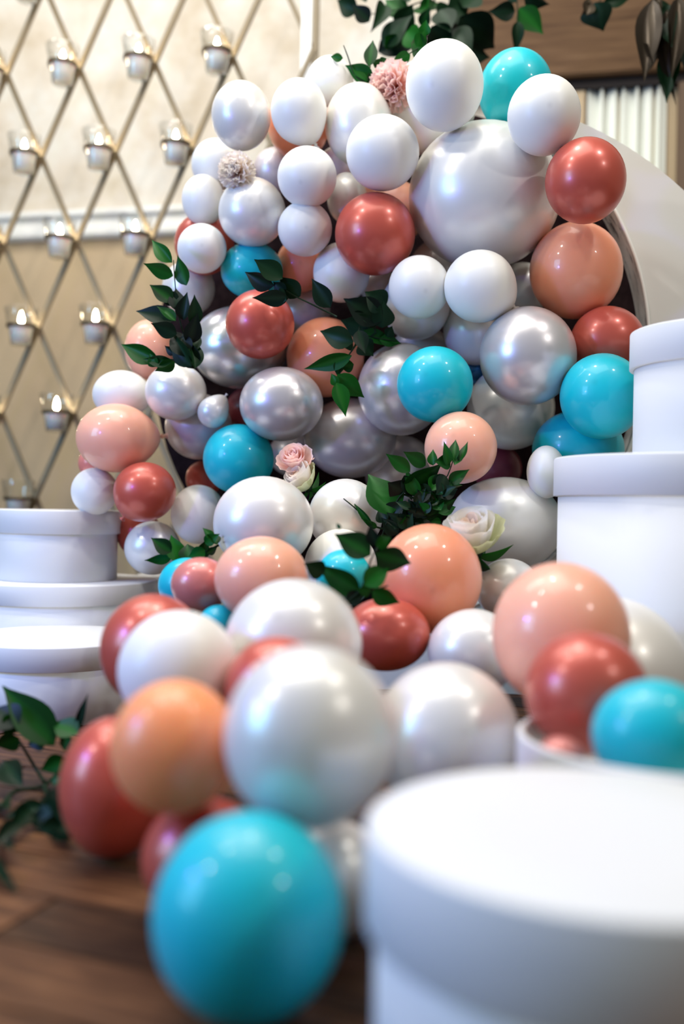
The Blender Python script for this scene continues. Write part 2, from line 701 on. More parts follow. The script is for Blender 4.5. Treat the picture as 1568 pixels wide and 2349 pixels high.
for k in range(n - 1):
    f.append((2 * k, 2 * k + 1, 2 * k + 3, 2 * k + 2))
f = [q for q in f if min(v[i].z for i in q) > .01]
rim = link('inner_rim', pydata('inner_rim', v, f), M_RIM, moon)
rim['label'] = 'distressed white-painted inner edge of the moon'
v = []
for k in range(n):
    c2 = Vector(((ic - M0).dot(MT), ic.z))
    p_ = mpt(c2 + (AI[k] - c2) * 1.004, .002)
    if p_.z > .02:
        v.append(p_)
link('edge_bead', tube_mesh('edge_bead', v[2:-2], .0042, 6), M_TRIM, moon)

# added near-black disc and hoop, standing in for deep shade between the balloons
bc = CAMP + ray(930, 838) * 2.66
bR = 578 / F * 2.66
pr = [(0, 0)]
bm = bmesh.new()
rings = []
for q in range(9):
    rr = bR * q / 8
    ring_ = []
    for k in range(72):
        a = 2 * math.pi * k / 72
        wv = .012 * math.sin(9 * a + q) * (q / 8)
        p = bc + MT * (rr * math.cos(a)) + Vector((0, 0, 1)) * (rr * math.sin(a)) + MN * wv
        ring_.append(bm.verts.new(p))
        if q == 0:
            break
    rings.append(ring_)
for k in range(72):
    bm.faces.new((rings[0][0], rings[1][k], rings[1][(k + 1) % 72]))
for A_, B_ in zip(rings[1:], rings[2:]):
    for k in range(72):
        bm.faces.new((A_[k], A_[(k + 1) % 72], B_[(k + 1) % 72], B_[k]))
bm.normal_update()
back_o = link('shade_backing', frombm('shade_backing', bm), M_GAPSHADE)
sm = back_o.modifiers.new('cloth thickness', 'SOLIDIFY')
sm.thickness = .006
tag(back_o, 'added dark backing standing in for shade in the garland gaps', 'cloth')
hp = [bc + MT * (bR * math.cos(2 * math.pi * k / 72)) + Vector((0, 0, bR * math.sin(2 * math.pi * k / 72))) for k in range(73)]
link('hoop', tube_mesh('hoop', hp, .012, 8), M_GAPSHADE, back_o)

# ------------------------------------------------------------------ hat boxes


def hatbox(label, x, y, z0, r, h, lid_h, opened=False):
    root = empty('hat_box', (x, y, z0))
    tag(root, label, 'box', 'white round cardboard boxes')
    t = .004
    if opened:
        body = lathe_mesh('body', [(0, 0), (r - .002, 0), (r, .002), (r, h - .003), (r - .001, h - .0005), (r - .003, h), (r - t - .003, h - .0005), (r - t - .0035, h - .004), (r - t - .0035, .005), (0, .005)], 96)
        link('body', body, M_BOX, root)
        return root
    link('body', lathe_mesh('body', [(0, 0), (r - .002, 0), (r, .002), (r, h - .012), (0, h - .012)], 96), M_BOX, root)
    R2 = r + .0085
    lid = lathe_mesh('lid', [(r + .0005, h - lid_h), (R2 - .001, h - lid_h), (R2, h - lid_h + .001), (R2, h - .003), (R2 - .001, h - .001), (R2 - .003, h), (R2 * .5, h), (0, h)], 96)
    link('lid', lid, M_BOX, root)
    return root


for o_ in (0,):
    hatbox('nearest white round box with a lid, filling the lower right corner', .190, .72, 0, .160, .194, .070)
    hatbox('open white round box holding coral-red and turquoise balloons', .350, 1.05, 0, .160, .186, 0, True)
    hatbox('big white lidded box under the tall one on the right', .630, 1.80, 0, .238, .518, .069)
    hatbox('white lidded box on top of the big one beside the moon board', .692, 1.81, .518, .164, .232, .067)
    hatbox('low white lidded box at the front of the left stack', -.576, 2.03, 0, .172, .150, .047)
    hatbox('wide white lidded box in the middle of the left stack', -.675, 2.42, 0, .222, .236, .046)
    hatbox('smaller white lidded box on top of the left stack', -.685, 2.42, .236, .142, .166, .055)
    hatbox('pale box corner peeping out behind the left stack', -.455, 2.66, 0, .075, .235, .05)

# ------------------------------------------------------------------ balloons
# px, py, rx, ry, colour, layer (0 = front), depth guess (None = on the moon plane), label
BALLOONS = [
 (553,266,68,77,'pearl',1,None,"white pearl balloon at the upper left edge of the garland, above the cream carnation"),
 (685,255,64,72,'white',0,None,"matte white balloon in front of the small orange one near the top left"),
 (684,290,70,73,'peach',2,None,"orange balloon half hidden behind a matte white one near the top left"),
 (757,187,54,56,'white',2,None,"small white balloon at the top, left of the pink carnation"),
 (822,286,77,92,'pearl',1,None,"pearl balloon below the pink carnation, partly behind a white balloon"),
 (877,351,84,84,'white',0,None,"white balloon above the large coral-red balloon, left of the giant pearl one"),
 (985,245,105,107,'pearl',2,None,"pale blue pearl balloon tucked behind the topmost white balloon"),
 (1019,197,89,100,'white',0,None,"topmost white balloon of the garland"),
 (1182,208,84,92,'cyan',2,None,"turquoise balloon at the top right, behind a white balloon"),
 (1247,265,83,89,'white',0,None,"white balloon at the top right, overlapping the turquoise one"),
 (1110,450,173,164,'pearl',1,None,"giant pearl balloon, the biggest in the upper garland"),
 (1342,415,91,96,'rose',0,None,"coral-red balloon overlapping the white moon board on the right"),
 (1320,621,105,110,'peach',1,None,"salmon balloon pressed against the inner rim of the moon board"),
 (1196,665,62,62,'pearl',3,None,"lilac-white balloon peeping out left of the salmon one by the rim"),
 (1100,657,82,82,'white',0,None,"white balloon right below the giant pearl balloon"),
 (961,659,70,72,'white',0,None,"small white balloon in front of a bluish one, below the giant pearl balloon"),
 (953,700,79,80,'pearl',1,None,"bluish pearl balloon right behind a small white one in the middle"),
 (1092,757,76,80,'pearl',2,None,"lilac pearl balloon left of the silver pearl one, under a white balloon"),
 (1006,612,66,62,'pearl',3,None,"dim lilac balloon in the gap under the giant pearl balloon"),
 (1210,817,110,113,'silver',0,None,"silver pearl balloon with a knotted white neck above it, right of centre"),
 (1392,785,84,82,'rose',1,None,"dusty rose balloon wedged between salmon and turquoise at the moon rim"),
 (1380,909,95,98,'cyan',0,None,"bright turquoise balloon touching the tall white box on the right"),
 (1325,1032,104,92,'cyan',1,None,"darker turquoise balloon beneath the bright one beside the white boxes"),
 (1171,935,100,97,'pearl',2,None,"white pearl balloon under the silver pearl one, right of the peach balloon"),
 (997,882,87,87,'cyan',0,None,"turquoise balloon in the centre right, left of the silver pearl one"),
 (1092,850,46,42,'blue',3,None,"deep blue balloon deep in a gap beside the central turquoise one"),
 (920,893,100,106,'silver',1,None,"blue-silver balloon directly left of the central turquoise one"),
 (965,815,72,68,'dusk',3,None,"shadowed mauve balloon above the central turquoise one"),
 (1056,1027,83,83,'blush',0,None,"pale peach balloon behind the tips of the large green sprig"),
 (918,1082,82,83,'silver',2,None,"blue-silver balloon behind the large green sprig"),
 (1252,1083,44,61,'white',0,None,"small egg-shaped white balloon at the edge of the large white box"),
 (1157,1204,132,110,'pearl',2,2.12,"large pearl balloon behind the white rose"),
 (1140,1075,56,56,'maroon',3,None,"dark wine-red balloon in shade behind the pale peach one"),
 (985,1327,119,126,'peach',0,1.72,"large peach balloon in the middle, in front of the white rose"),
 (1165,1352,74,71,'pearl',1,1.85,"white balloon under the white rose, right of the large peach one"),
 (884,1455,102,84,'rose',1,1.62,"coral-red balloon under the large peach one"),
 (1085,1495,104,98,'pearl',1,1.58,"champagne pearl balloon right of the low coral-red one"),
 (1022,1692,168,172,'pearl',1,1.22,"large champagne pearl balloon behind the nearest white box"),
 (710,1688,197,208,'pearl',0,.93,"largest blurred pearl balloon in the foreground"),
 (636,1582,120,122,'rose',1,1.18,"coral-red balloon showing as a thin arc behind the large foreground pearl"),
 (673,1478,157,151,'pearl',2,1.32,"white pearl balloon in the middle of the floor trail, behind the red arc"),
 (410,1537,138,137,'white',1,1.22,"white balloon on the left of the floor trail, above the orange one"),
 (350,1490,119,128,'rose',2,1.40,"rose balloon with a pink and violet glint, leftmost behind the white one"),
 (400,1713,145,153,'orange',1,.99,"vivid orange balloon in the foreground"),
 (262,1804,122,160,'rose',1,1.19,"rose balloon on the wooden floor by the green sprig"),
 (468,1968,143,135,'rose',2,1.08,"magenta-lit red balloon on the floor behind the turquoise foreground one"),
 (570,2100,220,232,'cyan',0,.83,"big turquoise balloon on the floor, nearest of all"),
 (765,2015,125,130,'pearl',2,1.05,"grey-white balloon on the floor between the nearest turquoise balloon and box"),
 (599,1327,108,97,'blush',1,1.62,"peach balloon in front of the large white one at the garland's foot"),
 (604,1200,115,108,'pearl',2,1.85,"large white pearl balloon at the garland's foot, below the small roses"),
 (792,1184,85,86,'pearl',3,1.98,"white pearl balloon behind the sprig, right of the small roses"),
 (781,1300,84,87,'white',2,1.88,"white balloon behind the small turquoise one among the front leaves"),
 (788,1326,64,66,'cyan',1,1.76,"small turquoise balloon among the front green leaves"),
 (460,1340,68,62,'rosepink',1,1.66,"translucent dusty pink balloon left of the peach one at the garland's foot"),
 (428,1342,65,63,'cyan',2,1.78,"pale turquoise balloon peeping out behind the dusty pink one"),
 (502,1437,50,50,'cyan',3,1.62,"turquoise balloon showing as a small triangle in the floor trail"),
 (350,1257,64,62,'pearl',1,None,"white pearl balloon at the lower left, beside the low green sprig"),
 (455,1180,63,68,'white',1,None,"white balloon left of the large white pearl at the garland's foot"),
 (332,1128,71,68,'rose',0,None,"coral-red balloon above the left stack of white boxes"),
 (266,1005,90,79,'blush',0,None,"large pale peach balloon on the far left of the garland"),
 (217,1127,53,54,'white',0,None,"white balloon just above the left stack of white boxes"),
 (216,1062,36,36,'rosepink',2,None,"pink balloon peeping out between the far left peach and white ones"),
 (279,905,66,55,'white',1,None,"white balloon on top of the far left peach one"),
 (403,899,70,65,'pearl',0,None,"pearl balloon under the dark left sprig"),
 (343,803,56,69,'blush',2,None,"peach balloon behind the dark left sprig"),
 (455,978,76,76,'dusk',1,None,"mauve pearl balloon under the pearl one below the left sprig"),
 (488,946,35,36,'pearl',0,None,"tiny half-inflated pearl balloon with a pointed end"),
 (547,1053,81,80,'cyan',0,None,"turquoise balloon left of the small pink and cream roses"),
 (645,927,96,85,'silver',0,None,"silver balloon above the lower left turquoise one"),
 (803,1005,106,92,'silver',1,None,"silver balloon right above the small pink rose"),
 (548,797,111,94,'chrome',1,None,"mirror-like silver balloon with blue glints behind a coral-red one"),
 (596,744,79,79,'rose',0,None,"coral-red balloon in front of the mirror-like silver one"),
 (746,820,89,91,'peach',1,None,"salmon balloon behind the hanging central sprig"),
 (695,715,62,60,'dusk',3,None,"mauve balloon in shade right of the coral-red one"),
 (577,620,71,64,'cyan',1,None,"turquoise balloon behind the dark upper sprig"),
 (690,608,57,62,'peach',2,None,"salmon balloon under a small white one in the upper left"),
 (466,459,49,57,'white',1,None,"white balloon left below the cream carnation"),
 (578,487,77,78,'pearl',0,None,"pearl balloon right below the cream carnation"),
 (495,378,56,58,'white',2,None,"white balloon behind the cream carnation"),
 (632,392,52,52,'dusk',3,None,"greyish balloon in shade right of the cream carnation"),
 (704,406,68,68,'white',0,None,"white balloon in the upper middle, under the orange one"),
 (699,525,62,62,'white',0,None,"small matte white balloon left of the large coral-red one"),
 (463,570,56,56,'white',0,None,"small white balloon above the dark left sprig"),
 (468,560,68,70,'rose',2,None,"rose balloon with a violet glint behind the small white one at the left edge"),
 (795,455,46,58,'pearl',1,None,"pearl balloon squeezed left of the large coral-red one"),
 (860,537,92,93,'rose',0,None,"large coral-red balloon in the middle of the upper garland"),
 (892,488,84,76,'blush',2,None,"peach balloon behind the large coral-red one and the giant pearl"),
 (783,625,65,68,'white',1,None,"white balloon left below the large coral-red one"),
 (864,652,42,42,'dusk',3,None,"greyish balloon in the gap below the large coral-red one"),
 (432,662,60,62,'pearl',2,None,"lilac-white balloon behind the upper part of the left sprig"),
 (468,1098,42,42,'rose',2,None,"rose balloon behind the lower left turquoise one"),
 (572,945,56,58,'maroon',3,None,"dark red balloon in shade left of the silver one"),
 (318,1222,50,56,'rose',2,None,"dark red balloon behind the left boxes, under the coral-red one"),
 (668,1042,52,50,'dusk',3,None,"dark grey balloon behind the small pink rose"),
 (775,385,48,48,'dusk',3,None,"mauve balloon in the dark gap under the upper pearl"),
 (1285,1457,156,168,'blush',1,1.32,"big pale peach balloon behind the open white box"),
 (1394,1568,188,200,'pearl',2,1.44,"blurred blush-white balloon beside the big pale peach one"),
 (1344,1590,139,140,'rose',1,1.12,"coral-red balloon sitting in the open white box"),
 (1500,1688,142,129,'cyan',0,.99,"turquoise balloon sitting in the open white box"),
 (1285,1742,56,52,'rosepink',2,1.02,"rosy balloon low inside the open white box"),
]


DEPTH = [2.310, 2.252, 2.426, 2.364, 2.299, 2.163, 2.378, 2.109, 2.237, 2.050, 2.241, 2.025, 2.199, 2.373, 2.114, 2.162, 2.298, 2.326, 2.422, 2.119, 2.155, 2.044, 2.183, 2.299, 2.102, 2.400, 2.262, 2.433, 2.055, 2.487, 2.075, 2.140, 2.387, 1.720, 1.850, 1.620, 1.580, 1.220, 0.927, 1.174, 1.320, 1.226, 1.400, 0.984, 1.190, 1.023, 0.825, 0.985, 1.610, 1.850, 1.980, 1.880, 1.760, 1.668, 1.780, 1.622, 2.359, 2.336, 2.252, 2.305, 2.329, 2.488, 2.405, 2.317, 2.515, 2.422, 2.293, 2.292, 2.246, 2.372, 2.407, 2.243, 2.340, 2.503, 2.364, 2.424, 2.389, 2.307, 2.475, 2.520, 2.220, 2.260, 2.313, 2.454, 2.300, 2.210, 2.379, 2.310, 2.459, 2.524, 2.482, 2.535, 2.465, 2.510, 2.482, 1.287, 1.473, 1.120, 0.990, 1.020]

# necks that can be seen: index -> direction in the photo (right, down)
NECKS = {}
for i_, b_ in enumerate(BALLOONS):
    for key, dv_ in (('tiny half-inflated', (28, -40)), ('large pale peach balloon on the far left', (98, -8)), ('matte white balloon in front of the small orange', (46, 74)),
                     ('coral-red balloon above the left stack', (-46, 52)), ('white balloon right below the giant pearl', (88, 44))):
        if b_[7].startswith(key):
            NECKS[i_] = dv_

knot_prof = [(0.0, .02), (.055, .0), (.07, -.02), (.045, -.05), (.075, -.075), (.085, -.10), (.05, -.115), (.045, -.14), (.075, -.20), (.10, -.245), (.098, -.25), (.06, -.20), (0, -.16)]


def balloon(i, b):
    px, py, rx, ry, colr, lay, _, label = b
    D = DEPTH[i]
    c = at(px, py, D)
    s = D / F
    view = (CAMP - c).normalized()
    if i in NECKS:
        dx, dy = NECKS[i]
        nd = (rt * dx - up * dy).normalized() + fw * .35
    else:
        nd = -view + rt * random.uniform(-.45, .45) + up * random.uniform(-.55, .25)
    nd.normalize()
    pole = -nd
    e1 = pole.cross(Vector((.2, .1, .97))).normalized()
    e2 = pole.cross(e1).normalized()
    nt, ns = 30, 48
    tiny = label.startswith('tiny')
    v, crown = [], []
    for k in range(nt + 1):
        t = math.pi * k / nt
        z, rho = math.cos(t), math.sin(t)
        if z < 0:
            q = -z
            z = -q * (1 + .13 * q ** 3 + (.25 * q ** 2 if tiny else 0))
            rho = rho * (1 - .10 * q ** 4)
        for j in range(ns):
            if k in (0, nt) and j:
                break
            a = 2 * math.pi * j / ns
            v.append(pole * z + (e1 * math.cos(a) + e2 * math.sin(a)) * rho)
            crown.append(k / nt)
    A = np.array([tuple(p) for p in v])
    R_, U_, F_ = np.array(rt), np.array(up), np.array(fw)
    rd = (rx + ry) / 2
    if i in NECKS:
        P = A
        sx, sy, sd = rx, ry, rd
    else:
        P = A
        sx, sy, sd = rx, ry, rd

    def sc(Q):
        return (np.outer(Q @ R_, R_) * sx + np.outer(Q @ U_, U_) * sy + np.outer(Q @ F_, F_) * sd) * s
    P = sc(P)
    faces = []
    for j in range(ns):
        faces.append((0, 1 + j, 1 + (j + 1) % ns))
    for k in range(1, nt - 1):
        o0, o1 = 1 + (k - 1) * ns, 1 + k * ns
        for j in range(ns):
            j2 = (j + 1) % ns
            faces.append((o0 + j, o1 + j, o1 + j2, o0 + j2))
    last = len(v) - 1
    o0 = 1 + (nt - 2) * ns
    for j in range(ns):
        faces.append((o0 + (j + 1) % ns, o0 + j, last))
    me = pydata('balloon', P, faces)
    atr = me.attributes.new('crown', 'FLOAT', 'POINT')
    atr.data.foreach_set('value', crown)
    o = link('balloon', me, MB[colr], None, True, c)
    tag(o, label, 'balloon', 'balloons of the garland')
    # tied neck
    endz = -1.13 - (.25 if tiny else 0)
    kv, kf = [], []
    seg = 12
    for (r0, z0) in knot_prof:
        for j in range(seg):
            a = 2 * math.pi * j / seg
            kv.append(pole * (endz + z0 * .9 + .03) + (e1 * math.cos(a) + e2 * math.sin(a)) * max(r0, .001))
    for k in range(len(knot_prof) - 1):
        for j in range(seg):
            j2 = (j + 1) % seg
            kf.append((k * seg + j, k * seg + j2, (k + 1) * seg + j2, (k + 1) * seg + j))
    K = sc(np.array([tuple(p) for p in kv]))
    km = pydata('knot', K, kf)
    atr = km.attributes.new('crown', 'FLOAT', 'POINT')
    atr.data.foreach_set('value', [.95] * len(kv))
    link('knot', km, MB[colr], o)
    return o


for i, b in enumerate(BALLOONS):
    balloon(i, b)

# ------------------------------------------------------------------ leaves


def leaf_mesh(name, curl, fold, twist, shape=1.0):
    """Unit leaf: base at 0, tip at y = 1, half width .5; curls towards -z."""
    nv, nu_ = 10, 4
    v, f, rib = [], [], []
    for j in range(nv + 1):
        t = j / nv
        wdt = .5 * (math.sin(math.pi * t ** (.74 * shape)) ** 1.02) * (1.06 - .40 * t ** 3) if 0 < t < 1 else .012
        cz = -curl * t * t
        for k in range(-nu_ // 2, nu_ // 2 + 1):
            s = k / (nu_ / 2)
            z = cz + fold * abs(s) * wdt + twist * s * wdt * t
            v.append((s * wdt, t * (1 - .12 * curl * t), z))
            rib.append(1.0 if k == 0 else 0.0)
    w_ = nu_ + 1
    for j in range(nv):
        for k in range(nu_):
            a = j * w_ + k
            f.append((a, a + 1, a + w_ + 1, a + w_))
    me = pydata(name, v, f)
    at_ = me.attributes.new('rib', 'FLOAT', 'POINT')
    at_.data.foreach_set('value', rib)
    me.polygons.foreach_set('use_smooth', [True] * len(me.polygons))
    return me


LEAFV = {}
for mk, mt in (('g', M_LEAF), ('d', M_LEAFD), ('o', M_GOLD)):
    L = []
    for (cu, fo, tw) in ((.12, .25, .1), (.25, .35, -.25), (.05, .18, .3), (.38, .3, .15)):
        me = leaf_mesh('leaf', cu, fo, tw)
        me.materials.append(mt)
        L.append(me)
    LEAFV[mk] = L


def put_leaf(root, base, tip, width, kind, roll=None, var=None):
    d = tip - base
    Ln = d.length
    d = d.normalized()
    view = (CAMP - base).normalized()
    nrm = (view - d * view.dot(d)).normalized()
    roll = random.uniform(-.5, .5) if roll is None else roll
    nrm = Matrix.Rotation(roll, 3, d) @ nrm
    side = d.cross(nrm).normalized()
    me = LEAFV[kind][random.randrange(4) if var is None else var]
    o = link('leaf', me, None, root, smooth=False)
    o.matrix_basis = Matrix.Translation(base - Vector(root.location)) @ Matrix((side * width, d * Ln, nrm * Ln * .8)).transposed().to_4x4()
    return o


def sprig(label, crop, stems, leaves, depth, kind='g', group='green sprigs', jitter=.02, name='ruscus_sprig', stem_r=.0022, wmul=1.16):
    ox, oy, sc_ = crop
    cv = lambda x, y: (ox + x / sc_, oy + y / sc_)
    dep = depth if callable(depth) else (lambda x, y: depth)
    P0 = cv(*stems[0][0])
    root = empty(name, at(*P0, dep(*P0)))
    tag(root, label, 'plant', group)
    for st in stems:
        pts = []
        for q in st:
            x, y = cv(*q)
            pts.append(at(x, y, dep(x, y) + .006))
        pts = smooth_path(pts, 4)
        rads = [stem_r * (1 - .55 * k / len(pts)) for k in range(len(pts))]
        link('stem', tube_mesh('stem', [p - Vector(root.location) for p in pts], rads, 7), M_STEM, root)
    for lf in leaves:
        bx, by, tx, ty, w = lf[:5]
        k = lf[5] if len(lf) > 5 else kind
        b_ = cv(bx, by)
        t_ = cv(tx, ty)
        D = dep(*b_) + random.uniform(-jitter, jitter) * .5
        D2 = dep(*t_) + random.uniform(-jitter, jitter)
        # the width seen narrows when a leaf turns, so build it a little wider
        put_leaf(root, at(*b_, D), at(*t_, D2), w * wmul / sc_ / F * D, k)
    return root


C2 = (380, 60, 2.613)
C4 = (240, 520, 2.613)
C5 = (780, 520, 2.24)
C6 = (140, 820, 2.613)
C7 = (640, 1000, 2.24)
C8 = (700, 0, 1.806)
CH = (0, 1550, 2.94)

sprig('dark green leafy sprig on the left edge of the garland', C4,
      [[(540, 850), (500, 730), (450, 560), (425, 380), (412, 200)], [(530, 830), (420, 800), (310, 785)]],
      [(405, 215, 265, 70, 75), (410, 295, 230, 220, 80), (490, 352, 432, 168, 92), (405, 450, 270, 340, 95), (412, 565, 182, 493, 105, 'd'),
       (425, 565, 310, 460, 62), (432, 645, 275, 578, 85, 'd'), (432, 505, 428, 350, 85, 'd'), (470, 560, 480, 390, 75, 'd'), (530, 600, 545, 405, 80, 'd'),
       (500, 700, 562, 520, 95, 'd'), (520, 840, 375, 640, 110, 'd'), (542, 852, 475, 670, 110, 'd'), (325, 795, 70, 708, 95), (405, 805, 218, 802, 60),
       (420, 810, 300, 868, 75), (472, 805, 428, 748, 55), (425, 765, 348, 715, 45, 'd'), (490, 780, 400, 590, 115, 'd'), (440, 470, 330, 380, 80, 'd'), (515, 760, 545, 590, 95, 'd'),
       (310, 840, 262, 760, 60), (540, 850, 545, 640, 80, 'd')], 2.17)
sprig('dark leaf sprig across the upper turquoise and coral-red balloons', C4,
      [[(1390, 540), (1250, 470), (1120, 405), (1030, 340)]],
      [(1065, 312, 895, 193, 105), (1015, 352, 820, 284, 92), (1102, 425, 880, 428, 92), (1172, 418, 1040, 298, 105), (1352, 485, 1235, 308, 100), (1085, 402, 1005, 330, 75), (1090, 440, 1010, 380, 80)],
      2.13, 'd')
sprig('dark leaf cluster in the central gap of the garland', C5,
      [[(230, 470), (120, 560), (60, 640)], [(120, 560), (290, 590)]],
      [(215, 485, 15, 365, 130), (205, 505, 120, 345, 120), (185, 545, 0, 480, 120), (100, 552, 315, 598, 72, 'g'), (200, 582, 318, 597, 60, 'g'), (238, 565, 272, 510, 55), (105, 590, 168, 665, 90),
       (60, 575, -5, 610, 95), (190, 470, 60, 430, 120), (230, 420, 130, 330, 120), (215, 520, 225, 380, 100), (150, 470, 30, 520, 110)],
      2.20, 'd')
sprig('hanging green sprig in front of the salmon balloon', C4,
      [[(1530, 600), (1500, 710), (1430, 820), (1395, 930)]],
      [(1490, 692, 1265, 620, 115, 'd'), (1480, 772, 1185, 862, 90), (1492, 825, 1400, 840, 70), (1395, 885, 1556, 1037, 115), (1390, 935, 1448, 1137, 92), (1405, 800, 1395, 900, 60), (1400, 950, 1350, 880, 50), (1520, 620, 1560, 760, 80, 'd')],
      2.12)
rf = random.Random(5)
FILL = []
for k in range(30):
    fx, fy = rf.uniform(600, 850), 0
    fy = rf.uniform(470, 560) - (fx - 560) * .75 + rf.uniform(-60, 60)
    fa = rf.uniform(-2.9, -.3)
    fl = rf.uniform(85, 140)
    FILL.append((fx, fy, fx + fl * math.cos(fa), fy + fl * math.sin(fa) * .9, fl * rf.uniform(.36, .5), rf.choice('gdd')))
sprig('large fresh green sprig beside the white rose', C7,
      [[(500, 590), (530, 510), (572, 400), (640, 290), (760, 255), (850, 225), (895, 120)], [(640, 300), (740, 330), (830, 300)], [(640, 420), (730, 430), (820, 400)], [(545, 480), (480, 458), (400, 380), (330, 322)]],
      [(570, 408, 483, 163, 165), (636, 282, 852, 153, 118), (672, 185, 548, 90, 60), (752, 152, 640, 80, 62), (790, 152, 783, 63, 45), (862, 152, 862, 28, 42), (892, 132, 905, 0, 46),
       (930, 128, 968, 25, 42), (880, 142, 800, 128, 65), (872, 242, 972, 170, 55), (862, 262, 957, 236, 36), (820, 332, 887, 293, 50), (812, 372, 912, 330, 58), (640, 292, 558, 240, 95, 'd'),
       (700, 352, 600, 440, 60), (640, 422, 600, 330, 85, 'd'), (780, 282, 832, 180, 62), (722, 302, 640, 180, 62), (762, 402, 700, 340, 65), (552, 442, 500, 370, 62, 'd'), (482, 462, 375, 340, 26),
       (500, 472, 430, 428, 28), (832, 442, 775, 445, 40), (800, 202, 842, 262, 60, 'd'), (692, 422, 610, 462, 52), (742, 442, 660, 472, 62, 'd'), (642, 202, 682, 332, 62, 'd'), (852, 202, 808, 300, 62, 'd'),
       (772, 332, 700, 402, 72, 'd'), (832, 382, 790, 300, 60), (715, 250, 800, 330, 60, 'd'), (610, 470, 690, 380, 70, 'd'), (650, 360, 760, 400, 60), (560, 420, 640, 330, 80, 'd'), (700, 470, 800, 400, 60, 'd'), (900, 150, 945, 90, 35), (590, 480, 600, 400, 70, 'd')] + FILL,
      1.90, wmul=1.22)
sprig('green sprig with broad leaves in front of the small turquoise balloon', C7,
      [[(345, 855), (430, 775), (470, 640), (520, 545)], [(430, 775), (500, 785), (560, 770)]],
      [(470, 612, 285, 500, 125), (497, 600, 684, 666, 125), (437, 768, 575, 652, 95), (412, 795, 183, 672, 112), (232, 705, 132, 655, 85, 'd'), (478, 795, 625, 872, 88), (472, 795, 400, 790, 60),
       (345, 855, 450, 800, 70, 'd'), (500, 565, 462, 455, 70, 'd'), (318, 476, 288, 448, 22), (360, 860, 335, 800, 60, 'd'), (495, 560, 585, 530, 70)],
      1.55)
sprig('small low green sprig at the lower left of the garland', C6,
      [[(945, 1125), (830, 1180), (700, 1232)], [(700, 1232), (610, 1330)]],
      [(662, 1165, 535, 1080, 82), (702, 1228, 660, 1058, 98), (662, 1202, 498, 1218, 58), (765, 1205, 750, 1108, 92), (862, 1152, 760, 1202, 72), (905, 1092, 853, 1013, 52), (860, 1112, 945, 1060, 62),
       (872, 1172, 945, 1140, 42), (692, 1242, 600, 1333, 45, 'd'), (932, 1122, 900, 1038, 62), (822, 1202, 885, 1100, 72)],
      1.80)


def floor_dep(x, y):
    return min(1.50, 965e-3 * .42 * F / max(y - 1150, 60))


sprig('dark green branch lying on the wooden floor in front of the low left box', CH,
      [[(0, 900), (100, 780), (290, 745), (420, 610), (510, 450)], [(300, 720), (250, 640), (130, 440)], [(300, 745), (330, 830), (420, 960)]],
      [(365, 470, 12, 50, 190, 'g'), (125, 335, -60, 195, 160), (132, 420, -40, 480, 120, 'g'), (525, 392, 345, 305, 125, 'g'), (515, 372, 592, 120, 46), (442, 560, 258, 645, 95, 'g'), (152, 745, -30, 520, 135),
       (345, 712, 425, 690, 60, 'g'), (455, 1005, 215, 850, 150), (505, 1085, 330, 860, 135), (302, 880, 25, 940, 95), (125, 1000, -40, 1105, 90), (-20, 1240, 42, 1405, 60), (300, 420, 180, 470, 120), (330, 850, 380, 700, 70), (420, 1000, 250, 1040, 110),
       (200, 900, 60, 1040, 110), (90, 1180, -30, 1060, 90), (480, 990, 420, 860, 100), (390, 930, 240, 800, 150), (60, 900, -40, 800, 100), (480, 420, 380, 470, 100, 'g'), (110, 260, 40, 420, 120, 'g'), (500, 1090, 380, 980, 130), (350, 960, 180, 960, 120)],
      floor_dep, 'd', stem_r=.0036, wmul=1.3)
sprig('dark green leaves beside the pink carnation at the top', C2,
      [[(1200, 340), (1130, 290), (1090, 180), (1065, 115)], [(1210, 330), (1225, 230), (1235, 120)], [(1330, 260), (1450, 170), (1540, 120)]],
      [(1245, 325, 1072, 232, 92), (1215, 242, 1242, 78, 68), (1295, 232, 1235, 215, 55), (1465, 172, 1350, 218, 62), (1565, 135, 1435, 95, 115), (1062, 192, 978, 182, 42), (1205, 335, 1115, 260, 62), (1545, 60, 1560, -40, 60), (1500, 120, 1555, 20, 70), (1290, 230, 1340, 190, 60)],
      2.30)

# hanging blurred greenery at the top, farther back
random.seed(21)
HL = [(640, 70, 795, 225, 155, 'd'), (560, 210, 705, 90, 110, 'd'), (320, 190, 440, 60, 90), (300, 215, 510, 130, 90), (215, 50, 120, -5, 70), (330, 20, 300, 90, 60), (410, 70, 330, -10, 80, 'g'),
      (470, 40, 565, 2, 55, 'g'), (545, 70, 625, 10, 70), (330, 150, 385, 200, 60, 'g'), (265, 90, 195, 15, 60), (520, 110, 610, 205, 110), (480, 110, 515, 30, 45, 'g'), (590, 60, 690, 20, 100),
      (600, 130, 680, 215, 110), (420, 130, 480, 190, 80, 'g'), (380, 120, 450, 20, 90), (560, 40, 600, 130, 90), (650, 30, 720, -60, 100), (500, 60, 470, -40, 80, 'g'), (430, 10, 400, -60, 60), (250, 10, 210, -60, 60), (640, 220, 760, 235, 90)]
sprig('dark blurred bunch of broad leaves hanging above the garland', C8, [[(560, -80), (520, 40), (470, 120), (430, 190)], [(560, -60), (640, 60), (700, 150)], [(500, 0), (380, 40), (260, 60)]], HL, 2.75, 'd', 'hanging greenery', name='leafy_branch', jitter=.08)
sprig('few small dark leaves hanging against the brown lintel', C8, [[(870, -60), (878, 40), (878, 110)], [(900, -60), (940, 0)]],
      [(868, 48, 765, 46, 64), (886, 32, 985, 142, 82, 'g'), (880, 88, 875, 215, 46), (905, -10, 1012, 28, 56), (872, 10, 840, -40, 40)], 2.7, 'd', 'hanging greenery', name='leafy_branch')
